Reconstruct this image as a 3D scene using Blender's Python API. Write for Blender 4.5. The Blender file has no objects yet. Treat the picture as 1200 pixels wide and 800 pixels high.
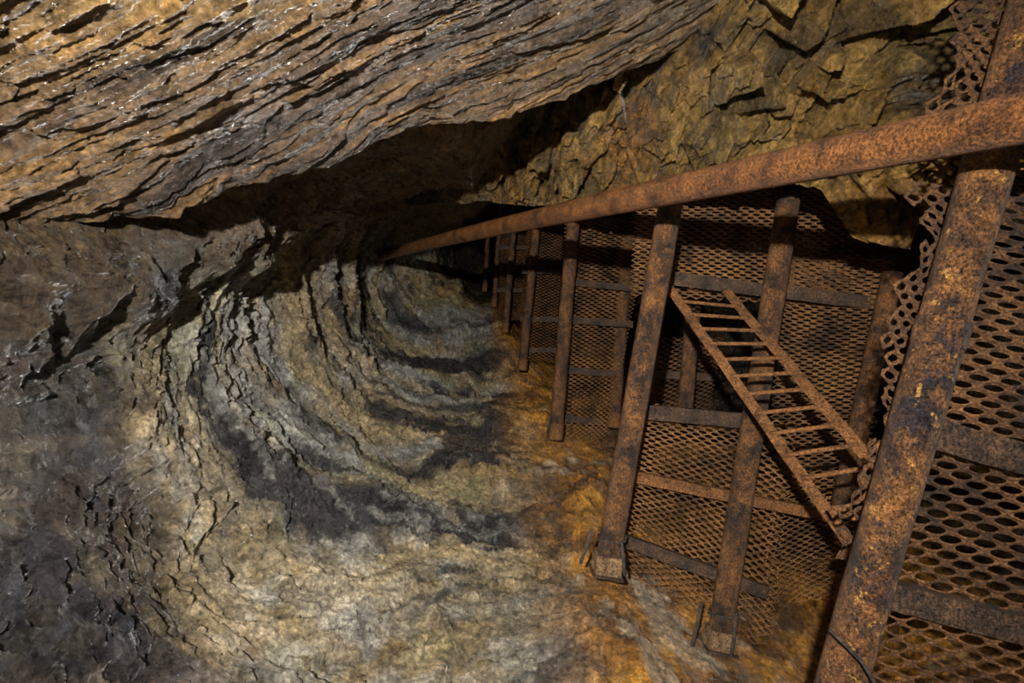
import bpy, math, random
import numpy as np
from mathutils import Vector
random.seed(7)
F=667.0
CAMZ=1.6
def P(px,py,d):
    return Vector(((px-600.0)/F*d, d, CAMZ+(400.0-py)/F*d))
scene=bpy.context.scene
COL=scene.collection

# ---------------------------------------------------------------- noise
def _h(ix,iy,iz,seed):
    h=(ix.astype(np.int64)*374761393+iy.astype(np.int64)*668265263+iz.astype(np.int64)*2147483647+seed*974711)&0xffffffff
    h=((h^(h>>13))*1274126177)&0xffffffff
    h=((h^(h>>16))*2246822519)&0xffffffff
    h=h^(h>>15)
    return ((h&0xffffff)/float(0xffffff)).astype(np.float32)
def vn(p,seed=0):
    i=np.floor(p).astype(np.int64); f=(p-i).astype(np.float32); f=f*f*(3-2*f)
    x,y,z=i[...,0],i[...,1],i[...,2]; fx,fy,fz=f[...,0],f[...,1],f[...,2]
    r=0
    for dx in (0,1):
        wx=fx if dx else 1-fx
        for dy in (0,1):
            wy=fy if dy else 1-fy
            for dz in (0,1):
                wz=fz if dz else 1-fz
                r=r+_h(x+dx,y+dy,z+dz,seed)*wx*wy*wz
    return r*2-1
def fbm(p,o=4,seed=0,g=0.5):
    a=1.0;s=0;t=0
    for k in range(o):
        s=s+a*vn(p*(2.03**k)+k*17.3,seed+k); t+=a; a*=g
    return s/t
def facets(p,seed=0,tilt=1.0):
    i=np.floor(p).astype(np.int64)
    N=p.shape[:-1]
    F1=np.full(N,9.0,np.float32);F2=np.full(N,9.0,np.float32);H=np.zeros(N,np.float32);ID=np.zeros(N,np.float32)
    for dx in (-1,0,1):
        for dy in (-1,0,1):
            for dz in (-1,0,1):
                cx,cy,cz=i[...,0]+dx,i[...,1]+dy,i[...,2]+dz
                ax=cx+_h(cx,cy,cz,seed)-p[...,0]; ay=cy+_h(cx,cy,cz,seed+1)-p[...,1]; az=cz+_h(cx,cy,cz,seed+2)-p[...,2]
                d=np.sqrt(ax*ax+ay*ay+az*az).astype(np.float32)
                h0=_h(cx,cy,cz,seed+3)
                hh=(h0-.5)+tilt*((_h(cx,cy,cz,seed+4)-.5)*ax+(_h(cx,cy,cz,seed+5)-.5)*ay+(_h(cx,cy,cz,seed+6)-.5)*az)
                m=d<F1
                F2=np.where(m,F1,np.minimum(F2,d)); 
                H=np.where(m,hh,H).astype(np.float32); ID=np.where(m,h0,ID); F1=np.where(m,d,F1)
    return F1,F2,H,ID
def saw(t,seed,sharp=0.12):
    k=np.floor(t); f=t-k
    z=np.zeros_like(k)
    a=0.3+0.7*_h(k,z,z,seed)
    up=np.clip(f/(1-sharp),0,1); dn=np.clip((1-f)/sharp,0,1)
    return a*np.minimum(up,dn)
def sstep(x,a,b):
    t=np.clip((x-a)/(b-a),0,1); return t*t*(3-2*t)

# ---------------------------------------------------------------- materials
def new_mat(name):
    m=bpy.data.materials.new(name); m.use_nodes=True
    nt=m.node_tree; nt.nodes.clear()
    o=nt.nodes.new('ShaderNodeOutputMaterial'); b=nt.nodes.new('ShaderNodeBsdfPrincipled')
    nt.links.new(b.outputs[0],o.inputs[0]); return m,nt,b
def N(nt,t,**k):
    n=nt.nodes.new(t)
    for a,v in k.items(): setattr(n,a,v)
    return n
def ramp(nt,pts):
    r=nt.nodes.new('ShaderNodeValToRGB'); e=r.color_ramp.elements
    while len(e)<len(pts): e.new(0.5)
    for i,(p,c) in enumerate(pts):
        e[i].position=p; e[i].color=(c[0],c[1],c[2],1) if hasattr(c,'__len__') else (c,c,c,1)
    return r
def noise(nt,co,scale,detail=6,rough=.6,dist=0):
    n=nt.nodes.new('ShaderNodeTexNoise'); n.inputs['Scale'].default_value=scale; n.inputs['Detail'].default_value=detail
    n.inputs['Roughness'].default_value=rough; n.inputs['Distortion'].default_value=dist
    nt.links.new(co,n.inputs['Vector']); return n
def mix(nt,a,b,fac,mode='MIX'):
    m=nt.nodes.new('ShaderNodeMix'); m.data_type='RGBA'; m.blend_type=mode
    for s,v in ((m.inputs[6],a),(m.inputs[7],b),(m.inputs[0],fac)):
        if hasattr(v,'is_output') or hasattr(v,'links'): nt.links.new(v,s)
        else: s.default_value=v if not isinstance(v,tuple) else (v[0],v[1],v[2],1)
    return m.outputs[2]
def rock_mat():
    m,nt,b=new_mat('wet_rock')
    tc=N(nt,'ShaderNodeTexCoord'); co=tc.outputs['Object']
    at=N(nt,'ShaderNodeAttribute',attribute_name='Col')
    n1=noise(nt,co,7,11,.77,.9); r1=ramp(nt,[(.34,.26),(.5,.97),(.66,1.65)]); nt.links.new(n1.outputs[0],r1.inputs[0])
    c=mix(nt,at.outputs['Color'],r1.outputs[0],1.0,'MULTIPLY')
    n2=noise(nt,co,45,8,.75); r2=ramp(nt,[(.35,.35),(.52,1.0),(.68,1.95)]); nt.links.new(n2.outputs[0],r2.inputs[0])
    c=mix(nt,c,r2.outputs[0],1.0,'MULTIPLY')
    nt.links.new(c,b.inputs['Base Color'])
    n4=noise(nt,co,13,8,.7); rr=ramp(nt,[(.42,.13),(.62,.36)]); nt.links.new(n4.outputs[0],rr.inputs[0]); nt.links.new(rr.outputs[0],b.inputs['Roughness'])
    b.inputs['Specular IOR Level'].default_value=1.0
    n3=noise(nt,co,18,14,.82,.4)
    bp=N(nt,'ShaderNodeBump'); bp.inputs['Strength'].default_value=1.0; bp.inputs['Distance'].default_value=.05
    nt.links.new(n3.outputs[0],bp.inputs['Height']); nt.links.new(bp.outputs[0],b.inputs['Normal'])
    return m
ROCK=rock_mat()
def rust_mat(name,a,bc,dark,scale=14,bias=.5,rough=.5,patch=None):
    m,nt,b=new_mat(name)
    tc=N(nt,'ShaderNodeTexCoord'); co=tc.outputs['Object']
    n1=noise(nt,co,scale,10,.8,.3); r=ramp(nt,[(bias-.09,dark),(bias,bc),(bias+.12,a)]); nt.links.new(n1.outputs[0],r.inputs[0])
    c=r.outputs[0]
    if patch:
        n4=noise(nt,co,6.3,10,.75,.2); r4=ramp(nt,[(.52,0),(.58,.9)]); nt.links.new(n4.outputs[0],r4.inputs[0])
        c=mix(nt,c,patch[0],r4.outputs[0])
        n5=noise(nt,co,24,8,.7,.2); r5=ramp(nt,[(.59,0),(.64,.85)]); nt.links.new(n5.outputs[0],r5.inputs[0])
        c=mix(nt,c,patch[1],r5.outputs[0])
    n2=noise(nt,co,120,7,.85); r2=ramp(nt,[(.40,.10),(.5,.85),(.63,2.1)]); nt.links.new(n2.outputs[0],r2.inputs[0])
    c=mix(nt,c,r2.outputs[0],1.0,'MULTIPLY')
    nt.links.new(c,b.inputs['Base Color']); b.inputs['Roughness'].default_value=rough
    bp=N(nt,'ShaderNodeBump'); bp.inputs['Strength'].default_value=1.0; bp.inputs['Distance'].default_value=.011
    nt.links.new(n2.outputs[0],bp.inputs['Height']); nt.links.new(bp.outputs[0],b.inputs['Normal'])
    return m
R_PIPE=rust_mat('rust_orange',(.33,.13,.036),(.195,.077,.025),(.062,.029,.016),8,.475,.4)
R_POST=rust_mat('rust_post',(.32,.138,.042),(.14,.066,.028),(.033,.022,.018),8,.505,.36)
R_POST2=rust_mat('rust_post_scaly',(.29,.128,.042),(.13,.062,.03),(.034,.024,.022),9,.49,.32,patch=((.032,.028,.034),(.52,.28,.07)))
R_MESH=rust_mat('rust_mesh',(.43,.21,.072),(.26,.125,.045),(.06,.033,.018),4,.485)
R_MESH2=rust_mat('rust_mesh_dark',(.29,.13,.043),(.16,.073,.028),(.045,.025,.016),5,.48)  # darker mesh rust; on the ladder opening screen it stands in for shadow
R_BAR=rust_mat('rust_bar_dark',(.17,.095,.052),(.085,.053,.036),(.033,.025,.021),8,.5,.4)
R_LAD=rust_mat('rust_ladder',(.35,.15,.048),(.20,.088,.032),(.058,.031,.018),12,.46,.42)
R_PALE=rust_mat('pale_foot',(.36,.23,.12),(.22,.13,.065),(.07,.038,.022),16,.47)
WIRE=rust_mat('wire_dark',(.16,.11,.08),(.08,.06,.05),(.03,.03,.03),20,.5,.5)

# ---------------------------------------------------------------- mesh helpers
def grid_obj(name,V,C,label,cat,kind='structure'):
    R,K=V.shape[:2]
    me=bpy.data.meshes.new(name)
    idx=np.arange(R*K).reshape(R,K)
    q=np.stack([idx[:-1,:-1],idx[:-1,1:],idx[1:,1:],idx[1:,:-1]],-1).reshape(-1,4)
    n=len(q)
    me.vertices.add(R*K); me.vertices.foreach_set('co',V.astype(np.float32).ravel())
    me.loops.add(n*4); me.loops.foreach_set('vertex_index',q.astype(np.int32).ravel())
    me.polygons.add(n); me.polygons.foreach_set('loop_start',np.arange(0,n*4,4,dtype=np.int32))
    me.polygons.foreach_set('loop_total',np.full(n,4,np.int32))
    me.update(calc_edges=True)
    a=me.color_attributes.new('Col','FLOAT_COLOR','POINT')
    c=np.ones((R*K,4),np.float32); c[:,:3]=np.clip(C.reshape(-1,3),0,1)
    a.data.foreach_set('color',c.ravel())
    me.materials.append(ROCK)
    me.polygons.foreach_set('use_smooth',np.ones(n,bool))
    o=bpy.data.objects.new(name,me); COL.objects.link(o)
    o['kind']=kind; o['label']=label; o['category']=cat
    return o
def mk(name,verts,faces,mat,origin=None,smooth=False):
    me=bpy.data.meshes.new(name)
    og=Vector(origin) if origin is not None else Vector((0,0,0))
    me.from_pydata([tuple(Vector(v)-og) for v in verts],[],faces); me.update()
    if smooth: me.polygons.foreach_set('use_smooth',[True]*len(me.polygons))
    me.materials.append(mat)
    o=bpy.data.objects.new(name,me); o.location=og; COL.objects.link(o); return o
def tag(o,label,cat,group=None):
    o['label']=label; o['category']=cat
    if group: o['group']=group
def par(c,p):
    c.parent=p; c.location=c.location-p.location
def frame_of(t):
    t=t.normalized(); a=Vector((0,0,1)) if abs(t.z)<.9 else Vector((1,0,0))
    s=t.cross(a).normalized(); return s,s.cross(t).normalized()
def sweep(pts,r,seg=10,cap=True,rj=0.0):
    V=[];Fc=[];n=len(pts); s=None
    for i,p in enumerate(pts):
        t=(pts[min(i+1,n-1)]-pts[max(i-1,0)]).normalized()
        if s is None: s,u=frame_of(t)
        else:
            s=(s-t*s.dot(t)).normalized(); u=s.cross(t).normalized()
        for k in range(seg):
            a=2*math.pi*k/seg; rr=r*(1+rj*(random.random()-.5))
            V.append(p+s*math.cos(a)*rr+u*math.sin(a)*rr)
    for i in range(n-1):
        for k in range(seg):
            k2=(k+1)%seg; Fc.append((i*seg+k,i*seg+k2,(i+1)*seg+k2,(i+1)*seg+k))
    if cap: Fc.append(tuple(range(seg-1,-1,-1))); Fc.append(tuple((n-1)*seg+k for k in range(seg)))
    return V,Fc
def hollow(p0,p1,r,wall=.008,seg=36,L=40,rj=.02,bend=0):
    """hollow steel tube, open at both ends, slightly dented"""
    ax=p1-p0; s,u=frame_of(ax); V=[];Fc=[]
    prof=[(.3,r-wall),(0.0,r-wall)]+[(i/L,r) for i in range(L+1)]+[(1.0,r-wall),(.7,r-wall)]
    for j,(t,rr) in enumerate(prof):
        c=p0+ax*t+u*bend*math.sin(math.pi*t)
        for k in range(seg):
            a=2*math.pi*k/seg; q=rr*(1+rj*math.sin(7*t*3+2*a)*.5+rj*(random.random()-.5)*.6)
            V.append(c+s*math.cos(a)*q+u*math.sin(a)*q)
    for i in range(len(prof)-1):
        for k in range(seg):
            k2=(k+1)%seg; Fc.append((i*seg+k,i*seg+k2,(i+1)*seg+k2,(i+1)*seg+k))
    return V,Fc
def angle_bar(p0,p1,w,t=.006,face=Vector((0,-1,0)),segs=14,wob=.002):
    """L-section steel: a flat leg facing `face`, a second leg turned back"""
    ax=(p1-p0); tt=ax.normalized(); f=(face-tt*face.dot(tt)).normalized(); up=tt.cross(f).normalized()
    if up.z<0: up=-up
    prof=[(-w/2,0),(w/2-t,0),(w/2,-t*.3),(w/2,-w*.8),(w/2-t,-w*.8),(w/2-t,-t),(-w/2,-t)]
    V=[];Fc=[];n=len(prof)
    for i in range(segs+1):
        c=p0+ax*(i/segs)+up*wob*(random.random()-.5)*2
        for a,b in prof: V.append(c+up*a+f*b)
    for i in range(segs):
        for k in range(n):
            k2=(k+1)%n; Fc.append((i*n+k,i*n+k2,(i+1)*n+k2,(i+1)*n+k))
    Fc.append(tuple(range(n-1,-1,-1))); Fc.append(tuple(segs*n+k for k in range(n)))
    return V,Fc

# ---------------------------------------------------------------- rock tunnel (axis climbs away from the camera)
AX=np.array([-40/F,1.0,110/F])
th_t=np.array([-180,-150,-120,-95,-76,-68,-60,-48,-25,0,40,75,95,120,150,180.])
R_n =np.array([1.46,1.42,1.50,1.57,1.69,1.82,2.22,2.85,3.0,2.7,2.5,2.0,1.8,1.75,1.75,1.46])
R_f =np.array([1.28,1.40,1.50,1.52,1.64,1.74,2.0,2.35,2.6,2.5,1.9,.72,.46,.56,.82,1.28])
def mixc(a,b,f): return a*(1-f[...,None])+np.array(b,np.float32)*f[...,None]
def bump(x,c,w): return np.exp(-((x-c)/w)**2)
def tunnel(theta_deg,ys):
    T,Y=np.meshgrid(theta_deg,ys); Tw=(T+180)%360-180; Tp=T%360
    st0=np.interp(Tp,[90,140,180,230,290,360],[2.35,1.75,1.5,1.6,2.9,3.0])
    bl=sstep(Y-st0,0,1.1)
    R=np.interp(Tw,th_t,R_n)*(1-bl)+np.interp(Tw,th_t,R_f)*bl
    lf=sstep(Tp,100,130)*sstep(-Tp,-265,-235)
    bt=sstep(Tp,225,255)*sstep(-Tp,-305,-285)
    R=R*(1-.18*sstep(Y,5,12))*(1-.5*lf*sstep(Y,6.9,9.2))*(1-.40*bt*sstep(Y,6.8,9.0))*(1-.97*sstep(Y,11.5,14.3))
    th=np.radians(T)
    cx,sz=np.cos(th),np.sin(th)
    B=np.stack([R*cx+AX[0]*Y,Y,R*sz+AX[2]*Y],-1)
    # second rock mass sagging under the slab on the left flank
    tbnd=np.interp(Y,[0,1.3,1.9,2.6,3.3,4.6,6],[208,205,200,193,184,168,150])+fbm(B*2.2,5,15,.55)*14
    mass=sstep(tbnd-Tp,0,11)*sstep(Tp,115,140)*sstep(-Y,-6,-4.2)
    R=R-mass*.19*sstep(Tp,150,184)*sstep(Y,1.1,2.1)
    warp=fbm(B*.85,3,11)*.72+fbm(B*3.0,3,12,.5)*.07
    sk=1.2*sstep(Tp,212,300)
    tb=Y-sk+warp
    am=.12+.88*sstep(fbm(B*1.3,3,77),-.15,.3)
    am2=.1+.9*sstep(fbm(B*2.4,4,78),-.1,.3)
    deep=.8+.9*sstep(Y,2.9,4.4)
    near=.2+.8*sstep(Y,1.5,3.0)
    side=(1-.3*sstep(-Tp,-228,-205)*sstep(-Y,-4.5,-3))*(1-sstep(Y,7.5,8.8))
    ring=side*near*(deep*(saw(tb*1.35,31,.35)*.105*am+saw(tb*3.6+3,32,.28)*.030*am2+saw(tb*10+fbm(B*3,3,5)*.9,33,.3)*.011*am)+saw(tb*26+fbm(B*5,3,6)*1.8,34,.3)*.006*am2)
    big=fbm(B*.8,3,21)*.21
    Bs=B.copy(); Bs[...,1]=(Y+warp)*1.3
    F1,F2,H,ID=facets(Bs*3.2+fbm(B*3,3,8)[...,None]*.25,51,1.8)
    f1,f2,h2,id2=facets(Bs*8+fbm(B*6,3,9)[...,None]*.25,61,2.4)
    g1,g2,h3,id3=facets(Bs*20+fbm(B*11,2,10)[...,None]*.25,66,2.4)
    fine=fbm(B*10,6,71,.6)
    och=sstep(Tw,-88,-68)*sstep(-Tw,-10,30)
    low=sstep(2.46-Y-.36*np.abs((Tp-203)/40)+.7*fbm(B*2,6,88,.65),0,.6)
    nr=.45+.55*near
    Rr=R+big*.7-ring-nr*(H*.028+h2*.024*(.3+.7*am2)+h3*(.012+.010*low))-nr*fine*(.010+.012*low)*(1+1.8*och)+.05-och*fbm(B*3,4,79)*.08
    V=np.stack([Rr*cx+AX[0]*Y,Y,CAMZ+Rr*sz+AX[2]*Y],-1)
    base=np.zeros(V.shape,np.float32)+np.array([.45,.365,.24],np.float32)
    bed=fbm(np.stack([tb*2.2,cx*1.3,sz*1.3],-1),6,81,.62)
    base=mixc(base,[.46,.455,.42],sstep(bed,-.06,.14)*.9)
    base=mixc(base,[.62,.47,.25],sstep(-bed,.06,.24)*.85)
    spots=fbm(B*2.2,5,83,.6); base=mixc(base,[.44,.26,.09],sstep(spots,.12,.34)*.5)
    base=mixc(base,[.38,.38,.20],sstep(fbm(B*2.7,5,84,.6),.16,.34)*.45)
    yy=Y-sk+warp*.7; n85=fbm(B*2.2,6,86,.65); n87=fbm(np.stack([tb*3.2,cx*1.9,sz*1.9],-1),6,85,.62)
    cen=sstep(Tp,205,238)*sstep(-Tp,-292,-272)
    dark=bump(yy,2.62,.20)*(cen*1.5)+bump(yy,2.62,.09)*.7*sstep(Tp,185,200)+bump(yy,3.45,.10)*1.0*cen+bump(yy,4.2,.15)*1.4+bump(yy,5.2,.2)*1.4+bump(yy,6.3,.2)*1.2+bump(yy,7.4,.25)
    dark=np.clip(dark,0,1)*sstep(n85,-.22,.0)
    dark=np.clip(dark+sstep(n87,.16,.25)*.85,0,1)
    wht=sstep(fbm(B*np.array([4,5,4]),6,91,.7),.12,.26)*sstep(Tp,185,200)*sstep(-Tp,-300,-275)*sstep(Y,1.6,2.0)*sstep(-Y,-4,-3)
    wht=np.clip(wht*.5+bump(Tw,-104,20)*bump(Y,2.05,.42)*sstep(fbm(B*3,6,92,.7),-.25,.1)*.95,0,1)
    base=mixc(base,[.032,.030,.037],dark*.95*(1-.6*bump(Tw,-102,18)*bump(Y,2.0,.32)))
    base=mixc(base,[.70,.675,.61],wht*.8)
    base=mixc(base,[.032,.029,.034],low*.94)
    n89=fbm(B*3.5,6,89,.7)
    base=mixc(base,[.30,.25,.18],low*sstep(n89,.12,.24)*.4)
    base=mixc(base,[.042,.048,.072],low*sstep(-n89,.08,.2)*.5)
    ob=np.zeros(V.shape,np.float32)+np.array([.46,.21,.045],np.float32)
    n93=fbm(B*4,6,93,.65)
    ob=mixc(ob,[.62,.29,.045],sstep(n93,.0,.25)); ob=mixc(ob,[.17,.08,.03],sstep(-n93,.04,.24)*.88); ob=mixc(ob,[.58,.47,.33],sstep(fbm(B*3,5,94,.6),.24,.4)*.6)
    oc=(och*sstep(spots+1.2*och,-.2,.3))[...,None]; base=base*(1-oc)+ob*oc
    base=mixc(base,[.12,.082,.05],mass*.82)  # mass colour darkened to carry the shade of the left recess
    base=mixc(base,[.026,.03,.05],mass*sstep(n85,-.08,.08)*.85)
    base=mixc(base,[.03,.024,.02],mass*sstep(-Tp,-197,-180)*sstep(-Y,-4,-3)*.6)  # more recess shade painted into the rock next to the slab
    top=sstep(np.abs(Tp-110),80,45)
    base=mixc(base,[.28,.18,.085],top*.9)
    base*= (0.8+.4*ID+.34*(id2-.5)+.32*(id3-.5))[...,None]
    base*=(1+.3*sstep(Y,3.4,6)-1.1*sstep(Y,8.2,10.2))[...,None]  # far rock brightened against lamp falloff, then darkened to paint an unlit end
    base*=(1-.88*sstep(Tw,-42,-32)*sstep(-Tw,-75,-45))[...,None]  # rock colour behind the screens darkened to stand in for shade
    base*=(1-.6*sstep(Tw,-62,-52)*sstep(-Tw,-75,-45)*sstep(Y,3.0,3.4))[...,None]  # floor behind the middle screens darkened likewise, for mesh contrast
    crack=np.exp(-((f2-f1)/.03)**2)*.4*am; base*=(1-crack)[...,None]
    return V,base
ys=np.concatenate([np.linspace(-1.8,.30,20),np.exp(np.linspace(math.log(.33),math.log(14.5),800))])
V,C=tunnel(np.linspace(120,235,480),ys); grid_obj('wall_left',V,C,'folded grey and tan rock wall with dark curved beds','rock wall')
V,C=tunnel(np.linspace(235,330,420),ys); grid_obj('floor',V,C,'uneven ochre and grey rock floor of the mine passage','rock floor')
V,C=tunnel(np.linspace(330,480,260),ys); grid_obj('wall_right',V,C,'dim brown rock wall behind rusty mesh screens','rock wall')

def polyl(ts,pts):
    xs=[p[0] for p in pts]; A=np.array([tuple(p[1]) for p in pts])
    return np.stack([np.interp(ts,xs,A[:,k]) for k in range(3)],-1)
# ---------------------------------------------------------------- layered overhanging slab
def slab():
    nu,nv=660,480
    us=np.linspace(0,1,nu); 
    lip=[(0,P(-420,345,1.35)),(.16,P(-150,305,1.5)),(.26,P(0,280,1.68)),(.36,P(150,246,1.92)),(.46,P(300,204,2.15)),(.56,P(440,163,2.4)),(.65,P(560,134,2.6)),(.73,P(670,102,2.75)),(.82,P(790,48,2.9)),(.89,P(880,0,3.0)),(1,P(1040,-100,3.2))]
    back=[(0,Vector((-1.9,-1.5,CAMZ+.45))),(.3,Vector((-1.3,-1.4,CAMZ+.9))),(.6,Vector((-.3,-1.3,CAMZ+1.4))),(.8,Vector((.6,-.8,CAMZ+1.7))),(1,Vector((1.6,-.2,CAMZ+2.2)))]
    Lp=polyl(us,lip); Bk=polyl(us,back)
    vs=np.concatenate([np.linspace(-.18,0,60)[:-1],np.linspace(0,1,nv)**1.25])
    U,W=np.meshgrid(us,vs)
    c=np.clip(W,0,1)
    Vp=Lp[None]*(1-c)[...,None]+Bk[None]*c[...,None]
    Vp=Vp+np.clip(-W,0,1)[...,None]*np.array([-.2,2.0,3.0])
    n=np.array([.45,-.45,-.77]); n/=np.linalg.norm(n)
    ul=U*4.2; vl=np.clip(W,-.3,1)*3.4
    q=np.stack([ul,vl,ul*0],-1)
    warp=fbm(q*np.array([.7,1.3,1]),4,101)*.07+fbm(q*np.array([2.0,6,1]),4,102)*.012
    t=-(vl)+ul*.33+warp
    qa=np.stack([ul,t,ul*0],-1)
    am=.15+.85*sstep(fbm(q*np.array([1.4,1.8,1]),4,105),-.15,.3)
    am2=.25+.9*sstep(fbm(q*np.array([2.6,3,1]),4,106),-.15,.3)
    st=saw(t*2.3+.4,111,.08)*.010+am*(saw(t*11,112,.16)*.006+saw(t*24+fbm(q*2,3,7)*.9,113,.2)*.006)+am2*saw(t*52+fbm(q*4,3,17)*1.4,114,.25)*.0065
    F1,F2,H,ID=facets(np.stack([ul*2.6,t*9,ul*0+.5],-1)+fbm(q*3,3,8)[...,None]*.2,121,1.8)
    f1,f2,h2,id2=facets(np.stack([ul*7,t*27,ul*0+.5],-1)+fbm(q*5,3,9)[...,None]*.3,122,1.8)
    d=st+H*.013+h2*.009+fbm(qa*np.array([4,32,1]),5,131,.65)*.009+fbm(q*30,4,132,.6)*.006+fbm(q*1.5,2,133)*.05
    edge=fbm(q*np.array([3.2,.5,1]),5,141,.6)*.05+saw(ul*1.7+fbm(q,2,3)*.5,142,.15)*.035+saw(ul*5.3+fbm(q*2,2,4)*.7,143,.12)*.02
    lipm=np.exp(-((W)/.045)**2)
    Vp=Vp+n*d[...,None]+lipm[...,None]*edge[...,None]*np.array([-.1,.5,-.9])
    base=np.zeros(Vp.shape,np.float32)+np.array([.21,.133,.074],np.float32)
    s=fbm(qa*np.array([1.1,2.6,1]),4,151)
    base=mixc(base,[.45,.285,.085],sstep(s,-.12,.20)*sstep(W,.14,.38))
    base=mixc(base,[.14,.105,.086],sstep(-s,.0,.3)*.8)
    s2=fbm(qa*np.array([1.6,16,1]),6,152,.65); base=mixc(base,[.43,.24,.08],sstep(s2,.10,.28)*.6)
    base=mixc(base,[.042,.033,.03],sstep(-s2,.08,.28)*.8)
    base=mixc(base,[.24,.15,.057],sstep(U,.66,.85)*.5)
    base*=(.85+.35*ID+.3*id2-.12)[...,None]
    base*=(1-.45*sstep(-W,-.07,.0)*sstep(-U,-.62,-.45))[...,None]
    return Vp,base
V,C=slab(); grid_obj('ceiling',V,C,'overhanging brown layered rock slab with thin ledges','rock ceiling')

# ---------------------------------------------------------------- broken ochre roof above the mesh
def roof():
    low=[(0,P(425,240,6.4)),(.08,P(510,240,5.6)),(.14,P(575,236,5.0)),(.22,P(650,242,4.2)),(.36,P(790,240,3.1)),(.48,P(870,226,2.75)),(.55,P(930,216,2.6)),(.60,P(968,230,2.5)),(.65,P(1000,280,2.45)),(.73,P(1070,296,2.35)),(.78,P(1100,235,2.3)),(.85,P(1180,205,2.2)),(1,P(1450,180,2.0))]
    top=[(0,P(350,100,5.4)),(.14,P(520,40,4.4)),(.36,P(740,-60,2.9)),(.6,P(950,-260,2.1)),(1,P(1500,-400,1.7))]
    nu,nv=640,400
    us=np.linspace(0,1,nu); vs=np.concatenate([np.linspace(-.2,0,50)[:-1],np.linspace(0,1,nv)])
    U,W=np.meshgrid(us,vs); Lp=polyl(us,low); Tp=polyl(us,top)
    c=np.clip(W,0,1)[...,None]
    Vp=Lp[None]*(1-c)+Tp[None]*c+np.clip(-W,0,1)[...,None]*np.array([.3,2.0,2.6])
    Bp=Vp-np.array([0,0,CAMZ])
    rot=np.array([[.8,.3,-.5],[-.2,.95,.25],[.55,-.1,.83]])
    Br=Bp@rot
    wp=np.stack([fbm(Bp*3,3,8),fbm(Bp*3,3,18),fbm(Bp*3,3,28)],-1)
    F1,F2,H,ID=facets(Br*np.array([3.4,3.9,5.6])+wp*.12,221,2.5)
    f1,f2,h2,id2=facets(Br*np.array([8,9,14])+wp*.3,231,2.5)
    g1,g2,h3,id3=facets(Br*np.array([19,20,32])+wp*.7,236,2.3)
    n=np.array([-.15,-.8,-.58])
    ea=(.35+.65*sstep(W,.0,.12))*(.15+.85*sstep(W,-.03,.02))*(1-.3*bump(U,.69,.07)*bump(W,.05,.22))*(.25+.75*sstep(U,.05,.18))
    d=(H*.17+h2*.052+h3*.013)*ea+(fbm(Bp*1.3,3,241)*.16+fbm(Bp*16,5,242,.6)*.008)*(.3+.7*sstep(W,-.1,.02))+.10*bump(U,.69,.05)*bump(W,.08,.12)
    Vp=Vp+n*d[...,None]
    s=fbm(Bp*1.8,5,251,.6)
    base=np.zeros(Vp.shape,np.float32)+np.array([.40,.235,.068],np.float32)
    base=mixc(base,[.28,.185,.066],sstep(s,.08,.34)); base=mixc(base,[.46,.225,.058],sstep(-s,.05,.35)*.8)
    base=mixc(base,[.08,.058,.036],sstep(fbm(Bp*3,5,252,.6),.08,.24)*.7)
    base=mixc(base,[.13,.09,.05],1-sstep(U,.06,.18))  # left end coloured darker to mute a stray lit patch
    base*=(.66+.48*ID+.42*(id2-.5)+.22*(id3-.5))[...,None]
    base*=(1-.5*np.exp(-((F2-F1)/.025)**2))[...,None]
    return Vp,base
V,C=roof(); grid_obj('wall_back',V,C,'blocky fractured ochre and olive rock above the screens','rock wall')

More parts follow.
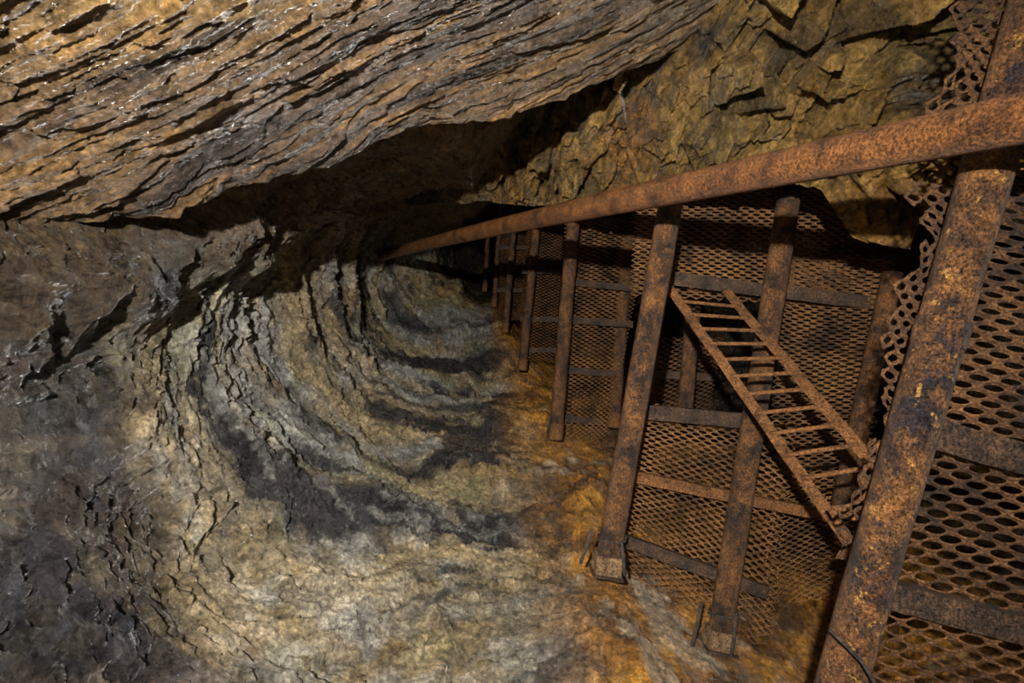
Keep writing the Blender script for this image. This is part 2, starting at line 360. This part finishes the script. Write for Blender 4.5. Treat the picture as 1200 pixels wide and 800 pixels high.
# ---------------------------------------------------------------- steel posts
def box_on(c,ax,s,u,a,b,h,n=6,j=.004):
    V=[];Fc=[]
    ring=[]
    for e in range(4):
        A=[(-1,-1),(1,-1),(1,1),(-1,1)][e]; B_=[(1,-1),(1,1),(-1,1),(-1,-1)][e]
        for k in range(n): ring.append((A[0]+(B_[0]-A[0])*k/n,A[1]+(B_[1]-A[1])*k/n))
    m=len(ring)
    for i in range(n+1):
        for x,y in ring:
            V.append(c+s*(x*a+j*(random.random()-.5)*2)+u*(y*b+j*(random.random()-.5)*2)+ax*((i/n-.5)*h))
    for i in range(n):
        for k in range(m):
            k2=(k+1)%m; Fc.append((i*m+k,i*m+k2,(i+1)*m+k2,(i+1)*m+k))
    Fc.append(tuple(range(m-1,-1,-1))); Fc.append(tuple(n*m+k for k in range(m)))
    return V,Fc
def post(p_top,p_bot,r,label,foot=True,mat=R_POST,tie=False,seg=32,bend=0,joint=None):
    V,Fc=hollow(p_bot,p_top,r,seg=seg,rj=.03,bend=bend)
    o=mk('support_post',V,Fc,mat,p_bot,True); tag(o,label,'support post','rusty pipe posts holding the screens')
    ax=(p_top-p_bot).normalized(); s,u=frame_of(ax)
    if joint is not None:
        c0=p_bot.lerp(p_top,joint)
        V,Fc=hollow(c0-ax*.035,c0+ax*.035,r*1.07,seg=36,L=4,rj=.03)
        c=mk('pipe_joint',V,Fc,mat,c0,True); par(c,o)
    if foot and not tie:
        V,Fc=hollow(p_bot-ax*.02,p_bot+ax*.12,r*1.10,seg=24,L=6,rj=.05)
        c=mk('foot_sleeve',V,Fc,R_LAD,p_bot,True); par(c,o)
    if tie:
        V,Fc=box_on(p_bot+ax*.015,ax,s,u,r*1.08,r*1.08,.10)
        c=mk('foot_block',V,Fc,R_PALE,p_bot); c['label']='scaly tan square foot block'; par(c,o)
        V,Fc=box_on(p_bot-ax*.028,ax,s,u,r*1.35,r*1.25,.012)
        c=mk('foot_plate',V,Fc,R_BAR,p_bot); par(c,o)
        for h in (.13,.145):
            c0=p_bot+ax*h
            pts=[c0+(s*math.cos(a)+u*math.sin(a))*(r+.007)+ax*.014*math.sin(a+h*90) for a in [i*2*math.pi/24 for i in range(25)]]
            V,Fc=sweep(pts,.006,6); c=mk('wire_tie',V,Fc,WIRE,c0,True); par(c,o)
    return o
RP=.058
post(P(1222,-30,1.45),P(965,870,1.52),RP,'thick rusty pipe post with orange and blue-black scale beside mesh',foot=False,mat=R_POST2,seg=48,joint=.545)
post(P(786,238,2.75),P(711,664,2.72),RP,'rusty pipe post tied with wire at its foot on the rock',tie=True)
post(P(926,222,3.0),P(842,752,2.78),RP,'rusty pipe post behind the ladder, wired at its foot',tie=True)
post(P(1046,320,3.05),P(985,600,2.92),.05,'dark rusty pipe post behind the ladder and mesh',foot=False)
post(P(672,258,4.9),P(651,512,4.8),.058,'rusty pipe post in front of a narrow ribbed screen')
post(P(736,275,5.3),P(719,498,5.2),.058,'rusty pipe post beside a narrow ribbed screen')
post(P(630,250,6.8),P(612,432,6.7),.052,'slim rusty pipe post further along the passage',seg=20)
post(P(604,242,8.0),P(592,388,7.8),.045,'slim rusty pipe post deep in the passage',seg=20)
post(P(587,240,9.2),P(579,358,9.0),.042,'thin dim pipe post deep in the passage',seg=20)
post(P(574,240,10.2),P(568,340,10.0),.042,'thin dim pipe post deep in the passage',seg=20)
post(P(815,330,4.2),P(802,490,4.1),.055,'rusty pipe post seen through the ladder opening',foot=False)
post(P(776,340,3.5),P(758,470,3.45),.03,'thin rusty pipe post beside the ladder opening',foot=False)

V,Fc=hollow(P(1330,112,1.08),P(440,302,7.3),.056,seg=48,L=160,rj=.012,bend=.03)
o=mk('long_pipe',V,Fc,R_PIPE,P(1330,112,1.08),True); tag(o,'long orange-rusted steel pipe running above the screens','pipe')

def pin(a,b,r,label):
    mid=(a+b)/2
    V,Fc=sweep([a,mid+Vector((.003,0,.002)),b],r,8); o=mk('anchor_pin',V,Fc,WIRE,b,True); tag(o,label,'steel pin','anchor pins beside the post feet')
pin(P(693,620,2.60),P(680,660,2.60),.008,'short dark steel pin beside a post foot')
pin(P(728,635,2.58),P(732,674,2.58),.008,'short dark steel pin beside a post foot')
pin(P(822,706,2.62),P(811,757,2.62),.009,'short dark steel pin leaning on a post foot')
pin(P(863,718,2.62),P(857,768,2.62),.009,'short dark steel pin leaning on a post foot')
pin(P(645,487,4.7),P(641,508,4.7),.01,'short dark steel pin beside a post foot')

# ---------------------------------------------------------------- expanded metal
def expanded(c00,c10,c01,c11,lw=.075,sw=.038,wob=.02,seed=1,name='mesh_sheet',ragged=(0,0,0,0),amp=.008,mat=R_MESH,thick=.0045,a=.35,b=.275,curl=0,bow=0):
    rnd=random.Random(seed)
    Wd=((c10-c00).length+(c11-c01).length)/2; Ht=((c01-c00).length+(c11-c10).length)/2
    nrm=(c10-c00).cross(c01-c00).normalized()
    if nrm.y>0: nrm=-nrm
    K=12; Lx,Ly=lw,sw
    nx=int(Wd/Lx); ny=int(Ht/(Ly/2))
    verts=[];faces=[];key={}
    def pos(x,y,off):
        u=x/Wd; v=y/Ht
        p=c00*(1-u)*(1-v)+c10*u*(1-v)+c01*(1-u)*v+c11*u*v
        w=wob*(math.sin(u*5+seed)+math.sin(v*7+seed*2+u*3)+.5*math.sin(u*13+v*11))+curl*(1-u)**2*(1+.5*math.sin(v*19+seed)+.3*math.sin(v*43))-bow*4*u*(1-u)
        return p+nrm*(off+w)
    def vid(x,y,off,share):
        if share:
            k=(round(x*5000),round(y*5000))
            if k in key: return key[k]
            key[k]=len(verts)
        verts.append(pos(x,y,off)); return len(verts)-1
    dia=[(1,0),(2/3,1/3),(1/3,2/3),(0,1),(-1/3,2/3),(-2/3,1/3),(-1,0),(-2/3,-1/3),(-1/3,-2/3),(0,-1),(1/3,-2/3),(2/3,-1/3)]
    for j in range(ny):
        for i in range(nx):
            cx=(i+.5+(.5 if j%2 else 0))*Lx; cy=(j+1)*Ly/2
            if cx+Lx/2>Wd+.001: continue
            if ragged[0] and i==0 and rnd.random()<ragged[0]: continue
            if ragged[1] and i>=nx-1 and rnd.random()<ragged[1]: continue
            if ragged[2] and j<2 and rnd.random()<ragged[2]: continue
            if ragged[3] and j>ny-4 and rnd.random()<ragged[3]: continue
            o_=[];i_=[]
            for k,(dx,dy) in enumerate(dia):
                o_.append(vid(cx+dx*Lx/2,cy+dy*Ly/2,0,True))
                an=2*math.pi*k/K
                ex,ey=math.cos(an),math.sin(an)
                i_.append(vid(cx+ex*Lx*a,cy+ey*Ly*b,amp*ey,False))
            for k in range(K):
                k2=(k+1)%K; faces.append((o_[k],o_[k2],i_[k2],i_[k]))
    o=mk(name,verts,faces,mat,c01)
    m=o.modifiers.new('thickness','SOLIDIFY'); m.thickness=thick; m.offset=0
    return o
def screen(corners,ribs,label,**kw):
    o=expanded(*corners,name='mesh_screen',**kw); tag(o,label,'metal screen','expanded metal screens')
    for rb in ribs:
        a,b,w=rb[:3]
        V,Fc=angle_bar(a,b,w); c=mk('crossbar',V,Fc,rb[3] if len(rb)>3 else R_BAR,a); par(c,o)
        if len(rb)>3: c['label']='orange-rusted crossbar'
    return o
screen((P(1150,150,1.62),P(1420,190,1.45),P(1000,900,1.72),P(1400,960,1.5)),
 [(P(1092,508,1.60),P(1330,572,1.48),.085),(P(1040,698,1.64),P(1330,775,1.5),.075)],
 'heavy rusty expanded metal screen with flat crossbars beside thick post',seed=3,wob=.006,lw=.082,sw=.046,thick=.006,amp=.012,mat=R_MESH2,a=.35,b=.245)
o=expanded(P(1098,-30,1.58),P(1230,-30,1.66),P(968,625,1.66),P(1066,640,1.75),lw=.068,sw=.052,seed=5,wob=.006,name='mesh_strip',ragged=(.4,0,0,.4),amp=.011,thick=.007,a=.37,b=.31,curl=.07,mat=R_MESH2)
tag(o,'ragged curled edge of rusty expanded metal beside thick post','metal mesh strip')
screen((P(748,470,3.0),P(935,495,3.1),P(722,665,2.98),P(905,765,2.98)),
 [(P(750,482,2.92),P(900,496,2.96),.075),(P(738,558,2.90),P(975,606,2.98),.055,R_LAD),(P(727,632,2.88),P(900,696,2.86),.06)],
 'rusty expanded metal screen with three crossbars between two posts',seed=8,wob=.01,ragged=(0,0,0,.3),lw=.07,sw=.035)
screen((P(742,225,3.25),P(1030,215,3.35),P(738,345,3.25),P(1030,360,3.35)),
 [(P(770,324,3.15),P(1035,356,3.2),.075)],
 'rusty expanded metal screen with a dark crossbar above the ladder',seed=9,wob=.016,lw=.07,sw=.035)
screen((P(915,285,3.3),P(1060,300,3.1),P(890,720,3.15),P(1000,700,2.98)),
 [],'rusty close-meshed expanded metal screen behind the ladder',seed=10,wob=.01,lw=.066,sw=.032,ragged=(0,0,0,.4),bow=.11)
screen((P(765,395,4.6),P(850,395,4.6),P(745,500,4.6),P(835,480,4.6)),
 [(P(765,438,4.5),P(845,443,4.5),.06)],'dim rusty mesh screen seen through the ladder opening',seed=11,mat=R_MESH2)  # dark rust paints the shadow inside the opening
screen((P(662,255,5.15),P(770,255,5.3),P(650,515,5.05),P(712,515,5.1)),
 [(P(668,330,5.0),P(745,338,5.1),.06),(P(662,374,5.0),P(742,380,5.1),.06),(P(660,433,5.0),P(722,438,5.1),.06),(P(655,489,5.0),P(708,495,5.1),.06)],
 'narrow rusty mesh screen with four crossbars',seed=12)
screen((P(618,258,7.1),P(662,262,7.0),P(606,420,7.0),P(655,425,6.9)),
 [(P(612,318,6.9),P(662,318,6.9),.06),(P(610,374,6.9),P(655,374,6.9),.06),(P(608,410,6.9),P(655,410,6.9),.06)],
 'dim rusty mesh screen with crossbars deep in the passage',seed=13,mat=R_MESH2)
screen((P(588,248,8.6),P(622,250,8.6),P(582,375,8.4),P(614,375,8.4)),
 [(P(586,290,8.3),P(618,290,8.3),.06),(P(583,340,8.3),P(612,340,8.3),.06)],
 'dark mesh screen at the far end of the passage',seed=14,mat=R_MESH2)

# ---------------------------------------------------------------- ladder
def ladder():
    LT,LB=P(784,336,3.05),P(998,640,2.0); RT,RB=P(850,340,3.05),P(1034,556,2.02)
    root=bpy.data.objects.new('ladder',None); root.location=LB; COL.objects.link(root)
    tag(root,'leaning rusty steel ladder with flat rails and thin rungs','ladder')
    for a,b in ((LT,LB),(RT,RB)):
        V,Fc=angle_bar(a,b,.044,.007,face=Vector((-.5,-1,.3))); c=mk('rail',V,Fc,R_LAD,b); par(c,root)
    n=11
    for i in range(n):
        u=i/(n-1)
        a=LT.lerp(LB,.08+.73*u); b=RT.lerp(RB,.13+.84*u)
        e=(b-a)*.03
        V,Fc=sweep([a-e,a.lerp(b,.5),b+e],.009,10); c=mk('rung',V,Fc,R_LAD,a,True); par(c,root)
ladder()
def wire(pts,r,label):
    V,Fc=sweep(pts,r,6); o=mk('loose_wire',V,Fc,WIRE,pts[0],True); tag(o,label,'wire')
wire([P(972,738,1.42),P(990,755,1.38),P(1010,775,1.36),P(1025,800,1.36),P(1040,830,1.4)],.004,'dark wire wound round the thick post')
def scrap(pts,w,label):
    V=[];Fc=[]; n=len(pts)
    for i,p in enumerate(pts):
        d=(pts[min(i+1,n-1)]-pts[max(i-1,0)]).normalized(); s=d.cross(Vector((0,-1,.3))).normalized()*w*(.8+.4*random.random())/2
        f=Vector((0,-1,.3)).normalized()*.003
        V+= [p-s-f,p+s-f,p+s+f,p-s+f]
    for i in range(n-1):
        for k in range(4): Fc.append((i*4+k,i*4+(k+1)%4,(i+1)*4+(k+1)%4,(i+1)*4+k))
    Fc.append((3,2,1,0)); Fc.append(tuple((n-1)*4+k for k in range(4)))
    o=mk('metal_scrap',V,Fc,R_LAD,pts[0]); tag(o,label,'metal scrap','bent metal scraps at the ladder foot')
scrap([P(972,600,1.93),P(985,597,1.90),P(1000,604,1.88),P(1012,600,1.86),P(1026,612,1.84)],.035,'bent rusty strap end at the ladder foot')
scrap([P(985,655,1.93),P(993,640,1.90),P(1003,642,1.88),P(1012,652,1.86)],.03,'small torn rusty strap at the ladder foot')
scrap([P(1010,560,1.9),P(1018,572,1.88),P(1016,588,1.86),P(1024,598,1.85)],.025,'small torn rusty strap at the ladder foot')

# ---------------------------------------------------------------- light + camera
def lamp(kind,loc,e,r,col,aim=None,size=140):
    l=bpy.data.lights.new('lamp',kind); l.energy=e; l.shadow_soft_size=r; l.color=col
    o=bpy.data.objects.new('key_fill_lamp',l); o.location=loc; COL.objects.link(o)
    if aim is not None:
        l.spot_size=math.radians(size); l.spot_blend=1.0
        o.rotation_euler=(aim-Vector(loc)).to_track_quat('-Z','Y').to_euler()
lamp('SPOT',(-.36,-.85,CAMZ+.48),1040,.03,(1,.955,.88),P(590,420,4),110)
lamp('POINT',(.3,-.4,CAMZ-.2),15,.12,(1,.92,.8))  # added fill light lifting the shadows under the slab, not a real lamp
w=bpy.data.worlds.new('World'); scene.world=w; w.use_nodes=True
w.node_tree.nodes['Background'].inputs[0].default_value=(0,0,0,1); w.node_tree.nodes['Background'].inputs[1].default_value=0
cam=bpy.data.cameras.new('Camera'); cam.lens=20.01; cam.sensor_width=36; cam.clip_start=.02
co=bpy.data.objects.new('Camera',cam); co.location=(0,0,CAMZ); co.rotation_euler=(math.pi/2,0,0); COL.objects.link(co); scene.camera=co
scene.view_settings.view_transform='Standard'
